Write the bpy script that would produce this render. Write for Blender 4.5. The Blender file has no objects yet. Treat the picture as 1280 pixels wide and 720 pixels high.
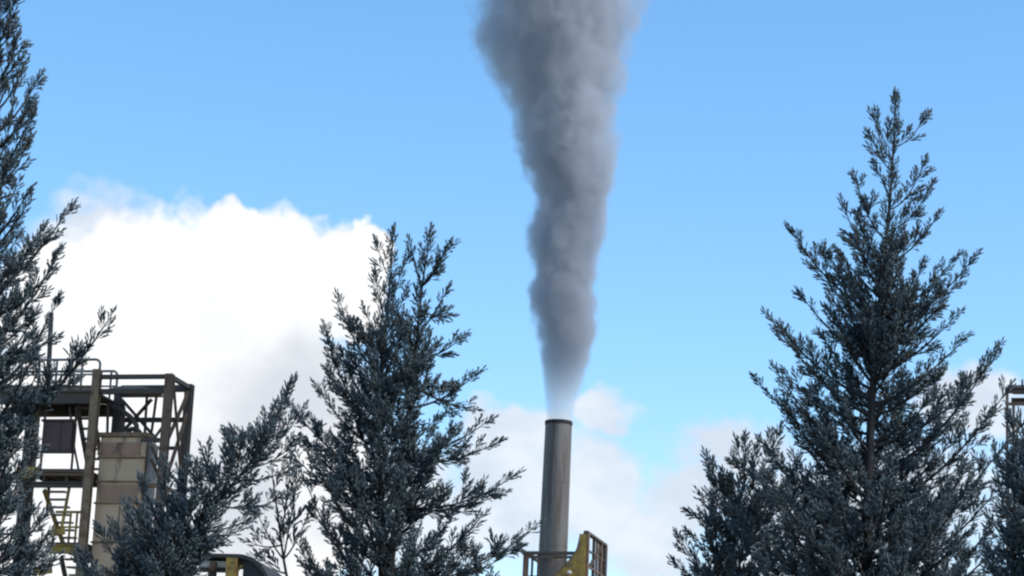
import bpy, math, random
import numpy as np
from mathutils import Vector, Matrix

# ------------------------------------------------------------------ camera
S = bpy.context.scene
C = S.collection
F = 3200.0                       # focal length in pixels of a 1280 px wide picture
PITCH, ROLL = math.radians(14.0), math.radians(2.6)
CAM = Vector((0, 0, 1.7))
fw = Vector((0, math.cos(PITCH), math.sin(PITCH)))
r0 = Vector((1, 0, 0)); u0 = r0.cross(fw)
rt = r0 * math.cos(ROLL) + u0 * math.sin(ROLL)
up = u0 * math.cos(ROLL) - r0 * math.sin(ROLL)
cd = bpy.data.cameras.new('camera'); cam = bpy.data.objects.new('camera', cd); C.objects.link(cam)
cd.sensor_width = 36; cd.lens = 36 * F / 1280; cd.clip_start = 0.1; cd.clip_end = 20000
M = Matrix((rt, up, -fw)).transposed().to_4x4(); M.translation = CAM
cam.matrix_world = M
S.camera = cam

def ray(px, py):
    return (fw + rt * ((px - 640) / F) + up * ((360 - py) / F))
def pt(px, py, Y):
    d = ray(px, py); return CAM + d * (Y / d.y)

# ------------------------------------------------------------------ view, world, sun
S.view_settings.view_transform = 'Standard'; S.view_settings.look = 'None'
S.view_settings.exposure = 1.3; S.view_settings.gamma = 1.0; S.view_settings.use_curve_mapping = False
S.cycles.use_denoising = True
S.cycles.volume_bounces = 3
S.cycles.volume_max_steps = 512
S.cycles.max_bounces = 6; S.cycles.diffuse_bounces = 3; S.cycles.glossy_bounces = 2
S.cycles.pixel_filter_type = 'BLACKMAN_HARRIS'; S.cycles.filter_width = 2.3

SUN_AZ, SUN_EL = math.radians(112), math.radians(46)      # azimuth clockwise from +Y (right of the view)
SUN_STRENGTH, SKY_STRENGTH = 1.5, 0.1
sd = Vector((math.sin(SUN_AZ) * math.cos(SUN_EL), math.cos(SUN_AZ) * math.cos(SUN_EL), math.sin(SUN_EL)))
sl = bpy.data.lights.new('sun', 'SUN'); sl.energy = SUN_STRENGTH; sl.angle = math.radians(14); sl.color = (1, .93, .82)
so = bpy.data.objects.new('sun', sl); C.objects.link(so); so.location = (40, -20, 60)
so.rotation_euler = sd.to_track_quat('Z', 'Y').to_euler()

class NB:
    """small helper for node trees"""
    def __init__(self, tree): self.t = tree
    def n(self, kind, **kw):
        nd = self.t.nodes.new(kind)
        for k, v in kw.items(): setattr(nd, k, v)
        return nd
    def put(self, sock, v):
        if hasattr(v, 'is_linked') or hasattr(v, 'links'): self.t.links.new(v, sock)
        else: sock.default_value = v
    def m(self, op, a, b=None, c=None, clamp=False):
        nd = self.n('ShaderNodeMath', operation=op); nd.use_clamp = clamp
        for i, v in enumerate((a, b, c)):
            if v is not None: self.put(nd.inputs[i], v)
        return nd.outputs[0]
    def v(self, op, a, b=None):
        nd = self.n('ShaderNodeVectorMath', operation=op)
        self.put(nd.inputs[0], a)
        if b is not None: self.put(nd.inputs['Scale'] if op == 'SCALE' else nd.inputs[1], b)
        return nd.outputs['Value'] if op in ('LENGTH', 'DOT_PRODUCT') else nd.outputs[0]
    def noise(self, vec, scale, detail=4, rough=.55, out='Fac', dist=0.0, dim='3D'):
        nd = self.n('ShaderNodeTexNoise', noise_dimensions=dim); self.put(nd.inputs['Vector'], vec)
        nd.inputs['Scale'].default_value = scale; nd.inputs['Detail'].default_value = detail
        nd.inputs['Roughness'].default_value = rough; nd.inputs['Distortion'].default_value = dist
        return nd.outputs[out]
    def ss(self, x, lo, hi, a=0.0, b=1.0):
        nd = self.n('ShaderNodeMapRange', interpolation_type='SMOOTHSTEP')
        self.put(nd.inputs[0], x); self.put(nd.inputs[1], lo); self.put(nd.inputs[2], hi)
        nd.inputs[3].default_value = a; nd.inputs[4].default_value = b
        return nd.outputs[0]
    def mix(self, f, a, b):
        nd = self.n('ShaderNodeMix', data_type='RGBA')
        self.put(nd.inputs[0], f); self.put(nd.inputs[6], a); self.put(nd.inputs[7], b)
        return nd.outputs[2]
    def xyz(self, x, y, z):
        nd = self.n('ShaderNodeCombineXYZ')
        for i, v in enumerate((x, y, z)): self.put(nd.inputs[i], v)
        return nd.outputs[0]
    def sep(self, v):
        nd = self.n('ShaderNodeSeparateXYZ'); self.put(nd.inputs[0], v); return nd.outputs

def build_world():
    W = bpy.data.worlds.new('World'); S.world = W; W.use_nodes = True
    t = W.node_tree; t.nodes.clear(); b = NB(t)
    sky = b.n('ShaderNodeTexSky', sky_type='NISHITA', sun_disc=False, sun_elevation=SUN_EL, sun_rotation=SUN_AZ,
              air_density=1.0, dust_density=0.3, ozone_density=2.5, altitude=200)
    hs = b.n('ShaderNodeHueSaturation'); hs.inputs['Saturation'].default_value = SKY_SAT; hs.inputs['Value'].default_value = 1
    t.links.new(sky.outputs[0], hs.inputs['Color'])
    tint = b.n('ShaderNodeMix', data_type='RGBA', blend_type='MULTIPLY'); tint.inputs[0].default_value = 1
    t.links.new(hs.outputs[0], tint.inputs[6]); tint.inputs[7].default_value = SKY_TINT
    blue = tint.outputs[2]
    g = b.n('ShaderNodeTexCoord').outputs['Generated']
    x, y, z = b.sep(g)
    az = b.m('ARCTAN2', x, y); el = b.m('ARCSINE', z)
    P = b.xyz(az, el, 0.0)
    # turbulence of the cloud edges
    w1 = b.v('SCALE', b.v('SUBTRACT', b.noise(P, 26, 2, .5, 'Color', dim='2D'), (.5, .5, .5)), .020)
    w2 = b.v('SCALE', b.v('SUBTRACT', b.noise(P, 75, 2, .5, 'Color', dim='2D'), (.5, .5, .5)), .014)
    Q = b.v('ADD', P, b.v('ADD', w1, w2))
    def azel(px, py):
        d = ray(px, py).normalized(); return (math.atan2(d.x, d.y), math.asin(d.z))
    def field(blobs):
        f = None
        for (cx, cy, rx, ry) in blobs:
            a, e = azel(cx, cy)
            d = b.v('MULTIPLY', b.v('SUBTRACT', Q, (a, e, 0)), (F / rx, F / ry, 0))
            s = b.m('SUBTRACT', 1.0, b.v('LENGTH', d))
            f = s if f is None else b.m('SMOOTH_MAX', f, s, .12)
        return f
    cum = field([(285, 300, 60, 60), (240, 400, 190, 150), (345, 350, 95, 90), (425, 360, 62, 74), (180, 350, 110, 82),
                 (110, 420, 130, 130), (300, 520, 190, 130), (120, 620, 220, 170), (330, 660, 130, 110), (462, 318, 34, 42)])
    veil = field([(135, 306, 90, 78), (80, 345, 80, 70), (640, 620, 110, 118), (740, 620, 105, 95), (755, 520, 62, 42),
                  (810, 680, 90, 90), (915, 560, 130, 46), (870, 620, 90, 60), (640, 540, 80, 50), (1210, 500, 95, 55), (1010, 640, 120, 90),
                  (1120, 640, 180, 110), (480, 640, 190, 120), (960, 740, 200, 70)])
    nz = b.noise(P, 60, 4, .6, dim='2D')
    a_c = b.ss(b.m('ADD', cum, b.m('MULTIPLY', b.m('SUBTRACT', nz, .5), .30)), -.05, .20)
    nv = b.noise(b.v('MULTIPLY', P, (1, 1.6, 1)), 22, 4, .55, dim='2D')
    a_v = b.m('MULTIPLY', b.ss(b.m('ADD', veil, b.m('MULTIPLY', b.m('SUBTRACT', nv, .5), .7)), -.02, .55), .86)
    # the same kind of clouds goes on all round the horizon, outside the frame
    gn = b.noise(b.v('MULTIPLY', g, (1, 1, 2.4)), 3.2, 4, .56)
    out = b.ss(b.m('ABSOLUTE', az), .21, .34)
    a_o = b.m('MULTIPLY', b.m('MULTIPLY', b.ss(gn, .50, .64), out), b.ss(el, .75, .30))
    # body shading of the clouds: broad grey-blue undersides, white tops
    sh = b.noise(b.v('ADD', P, (3.1, .7, 0)), 20, 2, .5, dim='2D')
    low = field([(375, 500, 150, 105), (300, 620, 190, 120)])
    shade = b.m('MULTIPLY', b.ss(b.m('ADD', low, b.m('MULTIPLY', b.m('SUBTRACT', sh, .5), 1.2)), -.05, .75), .85)
    shade = b.m('MAXIMUM', shade, b.m('MULTIPLY', b.ss(nv, .44, .72), .26))
    white = b.mix(shade, (4.35, 4.4, 4.45, 1), (2.7, 2.9, 3.2, 1))
    veilc = b.mix(b.ss(nv, .35, .7), (2.95, 3.15, 3.45, 1), (3.65, 3.75, 3.95, 1))
    col = b.mix(a_v, blue, veilc)
    col = b.mix(a_o, col, (3.8, 3.9, 4.1, 1))
    col = b.mix(a_c, col, white)
    W.cycles.sampling_method = 'MANUAL'; W.cycles.sample_map_resolution = 256
    bg = b.n('ShaderNodeBackground'); t.links.new(col, bg.inputs[0]); bg.inputs[1].default_value = SKY_STRENGTH
    o = b.n('ShaderNodeOutputWorld'); t.links.new(bg.outputs[0], o.inputs[0])
SKY_SAT, SKY_TINT = 1.25, (1.19, 1.08, .98, 1)
build_world()

# ------------------------------------------------------------------ mesh helpers
def tag(o, label=None, cat=None, group=None, kind=None):
    if label: o['label'] = label
    if cat: o['category'] = cat
    if group: o['group'] = group
    if kind: o['kind'] = kind
    return o
def mesh_np(name, V, T, mat, parent=None, smooth=False, attr=None):
    me = bpy.data.meshes.new(name)
    V = np.asarray(V, np.float32); T = np.asarray(T, np.int32)
    me.vertices.add(len(V)); me.vertices.foreach_set('co', V.ravel())
    k = T.shape[1]
    me.loops.add(T.size); me.loops.foreach_set('vertex_index', T.ravel())
    me.polygons.add(len(T)); me.polygons.foreach_set('loop_start', np.arange(0, T.size, k, dtype=np.int32))
    me.polygons.foreach_set('loop_total', np.full(len(T), k, np.int32))
    if smooth: me.polygons.foreach_set('use_smooth', np.ones(len(T), bool))
    if attr is not None:
        a = me.attributes.new('tone', 'FLOAT', 'POINT'); a.data.foreach_set('value', np.asarray(attr, np.float32))
    me.update(calc_edges=True); me.validate()
    me.materials.append(mat)
    o = bpy.data.objects.new(name, me); C.objects.link(o)
    if parent: o.parent = parent
    return o
def mesh_py(name, V, Fc, mat, parent=None, smooth=False):
    me = bpy.data.meshes.new(name); me.from_pydata([tuple(v) for v in V], [], Fc); me.update()
    if smooth: me.polygons.foreach_set('use_smooth', [True] * len(me.polygons))
    me.materials.append(mat)
    o = bpy.data.objects.new(name, me); C.objects.link(o)
    if parent: o.parent = parent
    return o
def empty(name, loc, rz=0):
    o = bpy.data.objects.new(name, None); C.objects.link(o); o.location = loc; o.rotation_euler = (0, 0, rz)
    o.empty_display_size = .3
    return o
def frame_of(d, ref=Vector((0, 0, 1))):
    d = d.normalized()
    if abs(d.dot(ref)) > .98: ref = Vector((0, 1, 0))
    x = d.cross(ref).normalized(); y = x.cross(d).normalized()
    return x, y
def prism_bar(name, p, q, prof, mat, parent, smooth=False):
    """extrude a closed profile [(x, y)] from p to q"""
    p, q = Vector(p), Vector(q); x, y = frame_of(q - p); n = len(prof)
    V = [e + x * a + y * c for e in (p, q) for (a, c) in prof]
    Fc = [[i, (i + 1) % n, n + (i + 1) % n, n + i] for i in range(n)] + [list(range(n))[::-1], list(range(n, 2 * n))]
    return mesh_py(name, V, Fc, mat, parent, smooth)
def box_prof(w, h, c=.12):
    a, e = w / 2, h / 2; k = min(a, e) * c
    return [(-a + k, -e), (a - k, -e), (a, -e + k), (a, e - k), (a - k, e), (-a + k, e), (-a, e - k), (-a, -e + k)]
def h_prof(w, h, t):
    a, e, s = w / 2, h / 2, t / 2
    return [(-a, -e), (a, -e), (a, -e + t), (s, -e + t), (s, e - t), (a, e - t), (a, e), (-a, e), (-a, e - t), (-s, e - t), (-s, -e + t), (-a, -e + t)]
def l_prof(w, t):
    return [(-w / 2, -w / 2), (w / 2, -w / 2), (w / 2, -w / 2 + t), (-w / 2 + t, -w / 2 + t), (-w / 2 + t, w / 2), (-w / 2, w / 2)]
def round_prof(r, n=10):
    return [(r * math.cos(2 * math.pi * i / n), r * math.sin(2 * math.pi * i / n)) for i in range(n)]
def tube_np(pts, rad, n=6):
    """tapered tube along points: vertices and quads"""
    pts = np.asarray(pts, float); k = len(pts)
    tan = np.gradient(pts, axis=0); tan /= np.linalg.norm(tan, axis=1)[:, None] + 1e-9
    ref = np.array([.31, .93, .2]); x = np.cross(tan, ref); x /= np.linalg.norm(x, axis=1)[:, None] + 1e-9
    y = np.cross(tan, x)
    a = np.arange(n) * 2 * np.pi / n
    V = (pts[:, None, :] + np.asarray(rad)[:, None, None] * (np.cos(a)[None, :, None] * x[:, None, :] + np.sin(a)[None, :, None] * y[:, None, :])).reshape(-1, 3)
    i = np.arange(k - 1)[:, None] * n; j = np.arange(n)[None, :]; j2 = (j + 1) % n
    Q = np.stack([i + j, i + j2, i + n + j2, i + n + j], -1).reshape(-1, 4)
    return V, Q
def tube_obj(name, pts, r, mat, parent, n=8):
    pts = np.array([tuple(p) for p in pts], float)
    V, Q = tube_np(pts, np.full(len(pts), r), n)
    Fc = Q.tolist() + [list(range(n))[::-1], list(range(len(V) - n, len(V)))]
    return mesh_py(name, V, Fc, mat, parent, True)
def plate(name, poly, t, mat, parent, axis=1):
    """extrude a polygon given in (a, c) along b by t"""
    n = len(poly)
    V = [(a, b0, c) for b0 in poly_b(t) for (a, c) in poly]
    Fc = [[i, (i + 1) % n, n + (i + 1) % n, n + i] for i in range(n)] + [list(range(n))[::-1], list(range(n, 2 * n))]
    return mesh_py(name, V, Fc, mat, parent)
def poly_b(t): return t
def box(name, lo, hi, mat, parent, bev=.0):
    (x0, y0, z0), (x1, y1, z1) = lo, hi
    V = [(x0, y0, z0), (x1, y0, z0), (x1, y1, z0), (x0, y1, z0), (x0, y0, z1), (x1, y0, z1), (x1, y1, z1), (x0, y1, z1)]
    Fc = [[3, 2, 1, 0], [4, 5, 6, 7], [0, 1, 5, 4], [1, 2, 6, 5], [2, 3, 7, 6], [3, 0, 4, 7]]
    o = mesh_py(name, V, Fc, mat, parent)
    if bev:
        md = o.modifiers.new('bevel', 'BEVEL'); md.width = bev; md.segments = 2
    return o

# ------------------------------------------------------------------ materials
def material(name, c1, c2, scale=3.0, rough=.7, metal=0.0, rust=None, rust_amt=.5, bump=.15, stretch=(1, 1, 1), detail=6, c3=None):
    m = bpy.data.materials.new(name); m.use_nodes = True; t = m.node_tree; b = NB(t)
    bs = t.nodes['Principled BSDF']
    co = b.v('MULTIPLY', b.n('ShaderNodeTexCoord').outputs['Object'], stretch)
    n1 = b.noise(co, scale, detail, .6)
    col = b.mix(b.ss(n1, .3, .7), (*c1, 1), (*c2, 1))
    if c3: col = b.mix(b.ss(b.noise(co, scale * 4.3, 5, .65), .52, .68), col, (*c3, 1))
    if rust:
        n2 = b.noise(b.v('ADD', co, (7, 3, 1)), scale * 1.7, 8, .65)
        col = b.mix(b.m('MULTIPLY', b.ss(n2, .62 - .25 * rust_amt, .72 - .15 * rust_amt), .9), col, (*rust, 1))
    t.links.new(col, bs.inputs['Base Color'])
    bs.inputs['Metallic'].default_value = metal
    t.links.new(b.ss(n1, .2, .8, rough - .08, rough + .1), bs.inputs['Roughness'])
    bp = b.n('ShaderNodeBump'); bp.inputs['Strength'].default_value = bump; bp.inputs['Distance'].default_value = .02
    t.links.new(b.noise(co, scale * 6, 5, .6), bp.inputs['Height']); t.links.new(bp.outputs[0], bs.inputs['Normal'])
    return m
M_BROWN = material('rusty_brown_steel', (.13, .082, .053), (.17, .112, .075), 2.2, .75, rust=(.10, .045, .025), rust_amt=.5)
M_DARK = material('dark_steel', (.055, .043, .037), (.085, .067, .056), 2.5, .7, rust=(.08, .04, .03), rust_amt=.3)
M_TAN = material('weathered_tan_steel', (.19, .125, .075), (.25, .175, .105), 1.8, .75, rust=(.13, .06, .03), rust_amt=.6)
M_YELLOW = material('worn_yellow_paint', (.38, .25, .035), (.27, .18, .04), 1.8, .65, rust=(.13, .075, .03), rust_amt=.65)
M_BEIGE = material('stained_beige_sheet', (.50, .33, .205), (.58, .40, .26), 1.1, .75, rust=(.17, .10, .07), rust_amt=.35, stretch=(1.5, 1.5, .35))
M_REDOX = material('red_oxide_panel', (.33, .19, .125), (.38, .235, .16), 2.0, .8, rust=(.09, .05, .04), rust_amt=.5, stretch=(1, 1, .5))
M_MAROON = material('maroon_panel', (.085, .042, .042), (.11, .058, .056), 2.0, .6)
M_GREY = material('blue_grey_sheet', (.19, .18, .175), (.25, .235, .225), 1.5, .65, rust=(.15, .10, .08), rust_amt=.2)
M_SLATE = material('slate_sheet', (.028, .029, .032), (.045, .045, .048), 1.5, .9)
M_RAIL = material('grey_rail_steel', (.16, .15, .15), (.22, .20, .20), 3, .6, rust=(.12, .07, .05), rust_amt=.4)
M_WHITE = material('pale_cladding', (.50, .48, .44), (.60, .58, .54), 1.5, .65, rust=(.28, .20, .15), rust_amt=.25)
M_STACK = material('weathered_stack_steel', (.10, .093, .09), (.185, .17, .158), 1.3, .8, metal=.0, rust=(.085, .065, .055), rust_amt=.5, bump=.08, stretch=(2.6, 2.6, .16))
M_SOOT = material('sooty_rim', (.014, .012, .012), (.03, .026, .025), 4, .85)
M_BARK = material('bark', (.013, .012, .013), (.024, .021, .022), 9, .9, stretch=(1, 1, .3), bump=.5)
M_GROUND = material('dry_grass_ground', (.06, .07, .03), (.14, .115, .07), .35, .95, c3=(.05, .06, .025))

def foliage_material():
    m = bpy.data.materials.new('blue_grey_conifer_foliage'); m.use_nodes = True; t = m.node_tree; b = NB(t)
    bs = t.nodes['Principled BSDF']
    at = b.n('ShaderNodeAttribute', attribute_name='tone')
    tone = at.outputs['Fac']
    n = b.noise(b.n('ShaderNodeTexCoord').outputs['Object'], 2.3, 4, .6)
    f = b.m('ADD', b.m('MULTIPLY', tone, .7), b.m('MULTIPLY', b.m('SUBTRACT', n, .35), .9), clamp=True)
    col = b.mix(f, (.115, .150, .168, 1), (.142, .180, .198, 1))
    t.links.new(col, bs.inputs['Base Color']); bs.inputs['Roughness'].default_value = .8
    bs.inputs['Specular IOR Level'].default_value = .12
    tr = b.n('ShaderNodeBsdfTranslucent'); t.links.new(col, tr.inputs['Color'])
    mx = b.n('ShaderNodeMixShader'); mx.inputs[0].default_value = .28
    t.links.new(bs.outputs[0], mx.inputs[1]); t.links.new(tr.outputs[0], mx.inputs[2])
    t.links.new(mx.outputs[0], t.nodes['Material Output'].inputs['Surface'])
    return m
M_LEAF = foliage_material()

# ------------------------------------------------------------------ ground
def ground():
    n = 60; R = 6000.0; V = []; Fc = []
    k = np.linspace(-1, 1, n + 1); k = np.sign(k) * np.abs(k) ** 3 * R
    for y in k:
        for x in k: V.append((x, y + 40, .25 * math.sin(x * .021) * math.cos(y * .017) * (1 if abs(x) + abs(y) > 150 else 0)))
    for j in range(n):
        for i in range(n): Fc.append([j * (n + 1) + i, j * (n + 1) + i + 1, (j + 1) * (n + 1) + i + 1, (j + 1) * (n + 1) + i])
    o = mesh_py('ground', V, Fc, M_GROUND, None, True); tag(o, kind='structure')
ground()

# ------------------------------------------------------------------ local frames on the pixel grid
class Frame:
    """a yawed upright frame whose front plane passes through pixel (px, py) at depth Y"""
    def __init__(self, px, py, Y, yaw):
        p = pt(px, py, Y); self.o = Vector((p.x, p.y, 0)); self.yaw = -yaw
        self.ex = Vector((math.cos(yaw), -math.sin(yaw), 0)); self.ey = Vector((math.sin(yaw), math.cos(yaw), 0))
    def at(self, px, py, b=0.0):
        d = ray(px, py); t = ((self.o + self.ey * b) - CAM).dot(self.ey) / d.dot(self.ey)
        w = CAM + d * t - self.o
        return Vector((w.dot(self.ex), b, w.z))

# ------------------------------------------------------------------ process tower on the left
def build_tower():
    f = Frame(122, 470, 75, math.radians(14)); A = f.at
    T = empty('steel_tower', f.o, f.yaw)
    tag(T, 'rusty brown open steel process tower with stairs and platforms behind the left conifers', 'tower')
    a = lambda px, py, b=0: A(px, py, b).x
    c = lambda px, py, b=0: A(px, py, b).z
    # corner points of the open frame
    D = 1.6
    a1 = a(119, 500); a2 = a(210, 500); aL = a(37, 520)
    ztop = c(170, 471)
    H = h_prof
    zt1 = c(121, 462)
    prism_bar('column', (a1, 0, 0), (a1, 0, zt1), H(.24, .22, .05), M_TAN, T)
    prism_bar('column', (a2, 0, 0), (a2, 0, ztop + .08), H(.24, .20, .045), M_BROWN, T)
    aR = a2 + .02
    prism_bar('column', (a2 + .03, D, 0), (a2 + .03, D, ztop + .10), H(.24, .22, .045), M_DARK, T)
    prism_bar('column', (a1 + .05, D, 0), (a1 + .05, D, ztop - .2), H(.2, .2, .04), M_DARK, T)
    prism_bar('column', (aL, .1, 0), (aL, .1, c(38, 497)), H(.24, .22, .05), M_DARK, T)
    prism_bar('column', (a(26, 520), 1.2, 0), (a(26, 520), 1.2, c(27, 497)), H(.12, .12, .03), M_TAN, T)
    # top beams
    box2 = lambda w, h: box_prof(w, h, .1)
    prism_bar('beam', (a1 + .11, 0, ztop), (a2 - .11, 0, ztop), box2(.13, .13), M_DARK, T)
    prism_bar('beam', (a2 + .02, .11, ztop), (a2 + .03, D - .11, ztop), box2(.13, .13), M_DARK, T)
    prism_bar('beam', (a1 + .16, D, ztop - .02), (a2 - .09, D, ztop - .02), box2(.16, .2), M_DARK, T)
    zb = c(165, 489)
    prism_bar('beam', (a1 + .11, .05, zb), (a2 - .11, .05, zb), box2(.12, .16), M_DARK, T)
    prism_bar('beam', (a1 + .11, D, zb - .55), (a2 - .09, D, zb - .55), box2(.12, .14), M_DARK, T)
    # sheet hood under the top beam
    h0, h1 = a(133, 484), a(187, 484); zh = c(160, 487)
    V = []; n = 14
    for b_ in (.18, 1.3):
        for i in range(n + 1):
            s = i / n; V.append((h0 + (h1 - h0) * s, b_, zh + .07 + .10 * math.sin(math.pi * s) ** .8))
        for i in range(n + 1):
            s = i / n; V.append((h0 + (h1 - h0) * s, b_, zh + .03))
    m_ = n + 1; Fc = []
    for i in range(n):
        Fc += [[i, i + 1, 2 * m_ + i + 1, 2 * m_ + i], [m_ + i + 1, m_ + i, 3 * m_ + i, 3 * m_ + i + 1], [i + 1, i, m_ + i, m_ + i + 1], [2 * m_ + i, 2 * m_ + i + 1, 3 * m_ + i + 1, 3 * m_ + i]]
    Fc += [[0, m_, 3 * m_, 2 * m_][::-1], [n, m_ + n, 3 * m_ + n, 2 * m_ + n]]
    hd = mesh_py('hood', V, Fc, M_RAIL, T)
    # mid ring of beams
    zm = c(200, 550); zl = c(200, 607)
    prism_bar('beam', (a(176, 550), 0, zm), (a2 - .11, 0, zm), box2(.1, .11), M_DARK, T)
    prism_bar('beam', (a1 + .16, D, zm + .06), (a2 - .09, D, zm + .06), box2(.1, .1), M_DARK, T)
    prism_bar('beam', (a(178, 608), 0, zl), (a2 - .11, 0, zl), box2(.11, .12), M_TAN, T)
    prism_bar('beam', (a2 + .02, .11, zl - .02), (a2 + .03, D - .11, zl - .02), box2(.1, .12), M_BROWN, T)
    for z_ in (zl - 2.6, zl - 5.2, zl - 7.8):
        prism_bar('beam', (a1 + .11, 0, z_), (a2 - .11, 0, z_), box2(.11, .14), M_BROWN, T)
        prism_bar('beam', (a2 + .02, .11, z_), (a2 + .03, D - .11, z_), box2(.1, .12), M_BROWN, T)
        prism_bar('beam', (a1 + .16, D, z_), (a2 - .09, D, z_), box2(.1, .12), M_BROWN, T)
    # bracing: right bay and back face
    L = l_prof(.085, .022)
    br = lambda p, q, mt=M_BROWN, pr=L: prism_bar('brace', p, q, pr, mt, T)
    br((a2 + .05, .12, zm + .05), (a2 + .06, D - .12, ztop - .12))
    br((a2 + .09, .12, ztop - .12), (a2 + .10, D - .12, zl + .10))
    br((a2 + .05, .12, zl + .08), (a2 + .06, D - .12, zm + 1.1))
    br((a(152, 499, D - .1), D - .1, c(152, 499, D - .1)), (a(193, 546, D - .1), D - .1, c(193, 546, D - .1)), M_DARK)
    br((a(190, 499, D - .15), D - .16, c(190, 499, D - .15)), (a(148, 546, D - .15), D - .16, c(148, 546, D - .15)), M_DARK)
    br((a(184, 497, D - .3), D - .3, c(184, 495, D - .3)), (a(181, 549, D - .3), D - .3, c(184, 549, D - .3)), M_DARK)
    br((a(196, 497, D - .3), D - .3, c(196, 495, D - .3)), (a(190, 540, D - .3), D - .3, c(190, 540, D - .3)), M_DARK)
    br((a(190, 549, 0), .06, c(190, 549, 0)), (a(211, 520, 0), .06, c(211, 520, 0)))
    br((a(188, 557, 0), .08, c(188, 557, 0)), (a(206, 597, 0), .08, c(206, 597, 0)))
    br((a(186, 572, 0), .14, c(186, 572, 0)), (a(202, 606, 0), .14, c(202, 606, 0)))
    br((a(208, 590, 0), .10, c(208, 590, 0)), (a(228, 618, 0), D - .14, c(228, 622, D - .1)))
    # pulley housing and drive pipes under the hood
    k = c(140, 497)
    tube_obj('pipe', [(a(139, 500), .9, c(139, 496)), (a(138, 520), .9, c(138, 522)), (a(136, 546), .9, c(136, 543))], .075, M_DARK, T, 10)
    tube_obj('pipe', [(a(126, 492), .7, c(126, 500)), (a(140, 505), .7, c(140, 506)), (a(152, 513), .7, c(152, 515)), (a(160, 524), .7, c(160, 526)), (a(161, 545), .7, c(161, 543))], .075, M_DARK, T, 10)
    cx, cz = a(151, 535), c(151, 536)
    n = 20; R1, R2 = .26, .17; V = []; Fc = []
    for b_ in (.95, 1.13):
        for r_ in (R1, R2):
            for i in range(n): V.append((cx + r_ * math.cos(6.2832 * i / n), b_, cz + r_ * math.sin(6.2832 * i / n)))
    for i in range(n):
        j = (i + 1) % n
        Fc += [[i, j, n + j, n + i], [2 * n + j, 2 * n + i, 3 * n + i, 3 * n + j], [j, i, 2 * n + i, 2 * n + j], [n + i, n + j, 3 * n + j, 3 * n + i]]
    pw = mesh_py('pulley', V, Fc, M_DARK, T)
    prism_bar('spoke', (cx - .2, 1.04, cz), (cx + .2, 1.04, cz), box_prof(.05, .05), M_DARK, pw)
    prism_bar('spoke', (cx, 1.04, cz - .2), (cx, 1.04, cz + .2), box_prof(.05, .05), M_DARK, pw)
    prism_bar('post', (a(127, 500), .5, c(127, 500)), (a(126, 545), .5, c(126, 545)), box_prof(.07, .07), M_DARK, T)
    prism_bar('post', (a(133, 497), 1.4, c(133, 497)), (a(131, 545), 1.4, c(131, 545)), box_prof(.09, .09), M_DARK, T)

    # ---- stair side: three platforms with beams, treads and rails
    ap0 = a(-8, 495)
    def platform(py0, py1, x0, x1, mat, matb, depth=1.9):
        z1, z0 = c((x0 + x1) / 2, py0), c((x0 + x1) / 2, py1)
        p0, p1 = a(x0, py0), a(x1, py0)
        d = prism_bar('platform', ((p0 + p1) / 2, .02, z1), ((p0 + p1) / 2, depth, z1), box_prof(p1 - p0, .06, .3), matb, T)
        prism_bar('beam', (p0, -.02, (z1 + z0) / 2 - .05), (p1, -.02, (z1 + z0) / 2 - .05), h_prof(.16, (z1 - z0), .03), mat, T)
        prism_bar('beam', (p0, depth, (z1 + z0) / 2 - .05), (p1, depth, (z1 + z0) / 2 - .05), h_prof(.16, (z1 - z0), .03), matb, T)
        for s in (.2, .5, .8):
            prism_bar('joist', (p0 + (p1 - p0) * s, .08, z1 - .12), (p0 + (p1 - p0) * s, depth - .08, z1 - .12), box_prof(.07, .14), matb, T)
        return p0, p1, z1
    p0, p1, z1 = platform(488, 503, -10, 116, M_DARK, M_DARK)
    # guard rail of the top platform with its rounded corner
    zr = c(105, 449); xr = a(117, 449)
    def rail(b_, x0, x1, z0, z1r, mat, posts, round_end=True, nm='top_rail'):
        pts = [(x0, b_, z1r)]
        if round_end:
            for i in range(7):
                t = math.pi / 2 * i / 6; pts.append((x1 - .16 + .16 * math.sin(t), b_, z1r - .16 + .16 * math.cos(t)))
            pts.append((x1, b_, z0))
        else: pts.append((x1, b_, z1r))
        tube_obj('top_rail', pts, .04, mat, T, 8)
        tube_obj('mid_rail', [(x0, b_, (z0 + z1r) / 2), (x1, b_, (z0 + z1r) / 2)], .03, mat, T, 6)
        for x in posts: tube_obj('rail_post', [(x, b_, z0), (x, b_, z1r)], .036, mat, T, 6)
    rail(.05, p0, a(124, 460), z1 + .03, zr, M_RAIL, [a(x, 460) for x in (102, 88, 70, 48, 26, 5)])
    rail(1.8, p0, a(118, 460), z1 + .03, zr + .03, M_RAIL, [a(x, 460) for x in (110, 88, 62, 40, 18)])
    for b_ in (.05,):
        prism_bar('toe_board', (p0, b_, z1 + .10), (p1, b_, z1 + .10), box_prof(.02, .12), M_BROWN, T)
    # vent pole on the top platform
    tube_obj('vent_pole', [A(59, 487, .8), A(62, 440, .8), A(64, 391, .8)], .075, M_DARK, T, 10)
    # suspended maroon cabinet panel with frame
    q0, q1 = A(54, 527, .4), A(88, 563, .4)
    cb = box('cabinet', (q0.x, .4, q1.z), (q1.x, .75, q0.z), M_MAROON, T, .02)
    for x in (q0.x - .02, q1.x + .02):
        prism_bar('hanger', (x, .55, c(60, 588, .55)), (x, .55, z1 - .1), box_prof(.06, .06), M_DARK, T)
    for z_ in (q0.z + .04, q1.z - .04):
        prism_bar('cabinet_rim', (q0.x - .05, .45, z_), (q1.x + .05, .45, z_), box_prof(.16, .07), M_DARK, T)
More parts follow.
